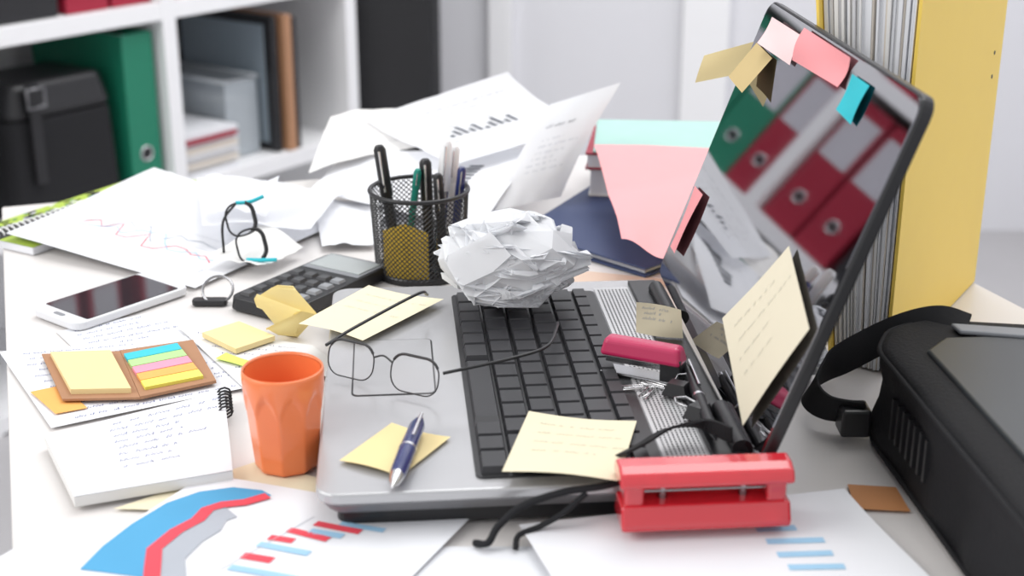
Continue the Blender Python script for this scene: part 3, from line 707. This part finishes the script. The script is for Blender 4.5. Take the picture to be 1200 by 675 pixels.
z2=375
for s_,m,l in ((-450,GREEN,'green'),(-340,REDB,'red'),(-240,REDB,'red'),(-110,REDB,'red'),(25,REDB,'red'),(110,GREEN,'green'),(230,GREEN,'green'),(330,GREEN,'green')): binder(s_,z2,m,l+' lever arch binder in the cube shelf')
T=Thing('storage_box','black storage box in the shelf','storage box',MSH@Vector((-390,150,z1)))
T.part(B().box((-475,20,z1),(-240,330,z1+200),BLACK,MSH),'body',bevel=3);T.part(B().box((-479,16,z1+200),(-236,334,z1+235),BLACKM,MSH),'lid',bevel=3)
T=Thing('shoulder_bag','black shoulder bag with buckle strap in the shelf','bag',MSH@Vector((-300,100,z0)))
T.part(B().prism(rrect(250,200,30,cx=-245,cy=125),z0,z0+190,BLACKM,MSH,inset=8),'body',bevel=10)
T.part(B().prism(rrect(240,190,30,cx=-245,cy=120),z0+190,z0+255,BLACK,MSH,inset=18),'flap',bevel=10)
T.part(B().box((-330,12,z0+70),(-308,20,z0+260),BLACK,MSH),'strap')
T.part(B().tube([MSH@Vector(p) for p in ((-338,6,z0+215),(-300,6,z0+215),(-300,6,z0+250),(-338,6,z0+250))],3,mat('dull_metal',(.25,.25,.26),.3,metal=1),8,True),'buckle',label='metal buckle')
T=Thing('picture_frame','black framed glass picture leaning in the shelf','picture frame',MSH@Vector((300,150,z0)))
T.part(B().box((295,20,z0),(312,330,z0+300),BLACK,MSH),'frame',bevel=5);T.part(B().box((292,45,z0+20),(295,305,z0+280),GLASSP,MSH),'glass')
T=Thing('picture_frame','brown wooden picture frame standing in the shelf','picture frame',MSH@Vector((330,150,z0)))
T.part(B().box((322,8,z0),(345,330,z0+300),WOODM,MSH),'frame',bevel=3);T.part(B().box((350,14,z0),(362,330,z0+290),BLACK,MSH),'backing')
T=Thing('storage_crate','clear grey plastic crate holding papers in the shelf','storage crate',MSH@Vector((150,150,z0)))
b=B();b.box((185,60,z0),(280,300,z0+4),CGREY,MSH);b.box((185,60,z0),(188,300,z0+170),CGREY,MSH);b.box((277,60,z0),(280,300,z0+170),CGREY,MSH);b.box((185,60,z0),(280,63,z0+170),CGREY,MSH)
T.part(b,'body',bevel=2);T.part(B().box((194,72,z0+5),(270,290,z0+120),PAPER2,MSH),'papers')
T.part(B().tube([MSH@Vector(p) for p in ((183,58,z0+170),(282,58,z0+170),(282,302,z0+170),(183,302,z0+170))],4,mat('crate_rim',(.5,.53,.56),.4),8,True),'rim')
rn=random.Random(8)
T=Thing('paper_stack','stack of white and beige magazines in the shelf','paper stack',MSH@Vector((90,100,z0)))
for i in range(9):
    m=[PAPER,PAPER2,mm[4],PAPER,mm[3],mm[4],PAPER,REDB,PAPER][i]
    dx=rn.uniform(-6,6);T.part(B().box((30+dx,12+dx,z0+i*10),(172+dx,220,z0+i*10+9),m,MSH),'magazine')
for i,x in enumerate((40,62,90)):
    b=B();b.add([(x,150,z0+91),(x+14,360,z0+91),(x+34,360,z0+285-i*8),(x+16,150,z0+280-i*10)],[(0,1,2,3)],SLEEVE,False,MSH)
    single(b,'document_sleeve','clear plastic document sleeve leaning in the shelf','document sleeve','document sleeves in the shelf',solid=2)
T=Thing('cabinet','tall black cabinet standing against the wall','cabinet',(-290,3480,-750))
T.part(B().box((-390,3330,-750),(-184,3650,900),BLACKM),'body',bevel=6)
T.part(B().box((-385,3322,-740),(-189,3330,880),BLACK),'door',bevel=2)
T.part(B().tube([(-205,3310,100),(-205,3310,260)],5,CHROME,8),'handle')
# ---------------------------------------------------------------- light
w=bpy.data.worlds.new('world');sc.world=w;w.use_nodes=True
bg=w.node_tree.nodes['Background'];bg.inputs[0].default_value=(.97,.98,1,1);bg.inputs[1].default_value=.86
def area(name,loc,tgt,size,power,col=(1,1,1)):
    l=bpy.data.lights.new(name,'AREA');l.shape='RECTANGLE';l.size=size[0];l.size_y=size[1];l.energy=power;l.color=col
    o=link(bpy.data.objects.new(name,l));o.location=loc;o.rotation_euler=(Vector(tgt)-Vector(loc)).to_track_quat('-Z','Y').to_euler();return o
area('window_light',(-1.9,.4,2.3),(0,1.1,.75),(1.4,1.1),27,(1,.98,.96))
area('shelf_fill_light',(.5,2.4,3.1),(-.3,2.9,.7),(2.4,1.6),52)  # added overhead fill that brightens the shelf and background
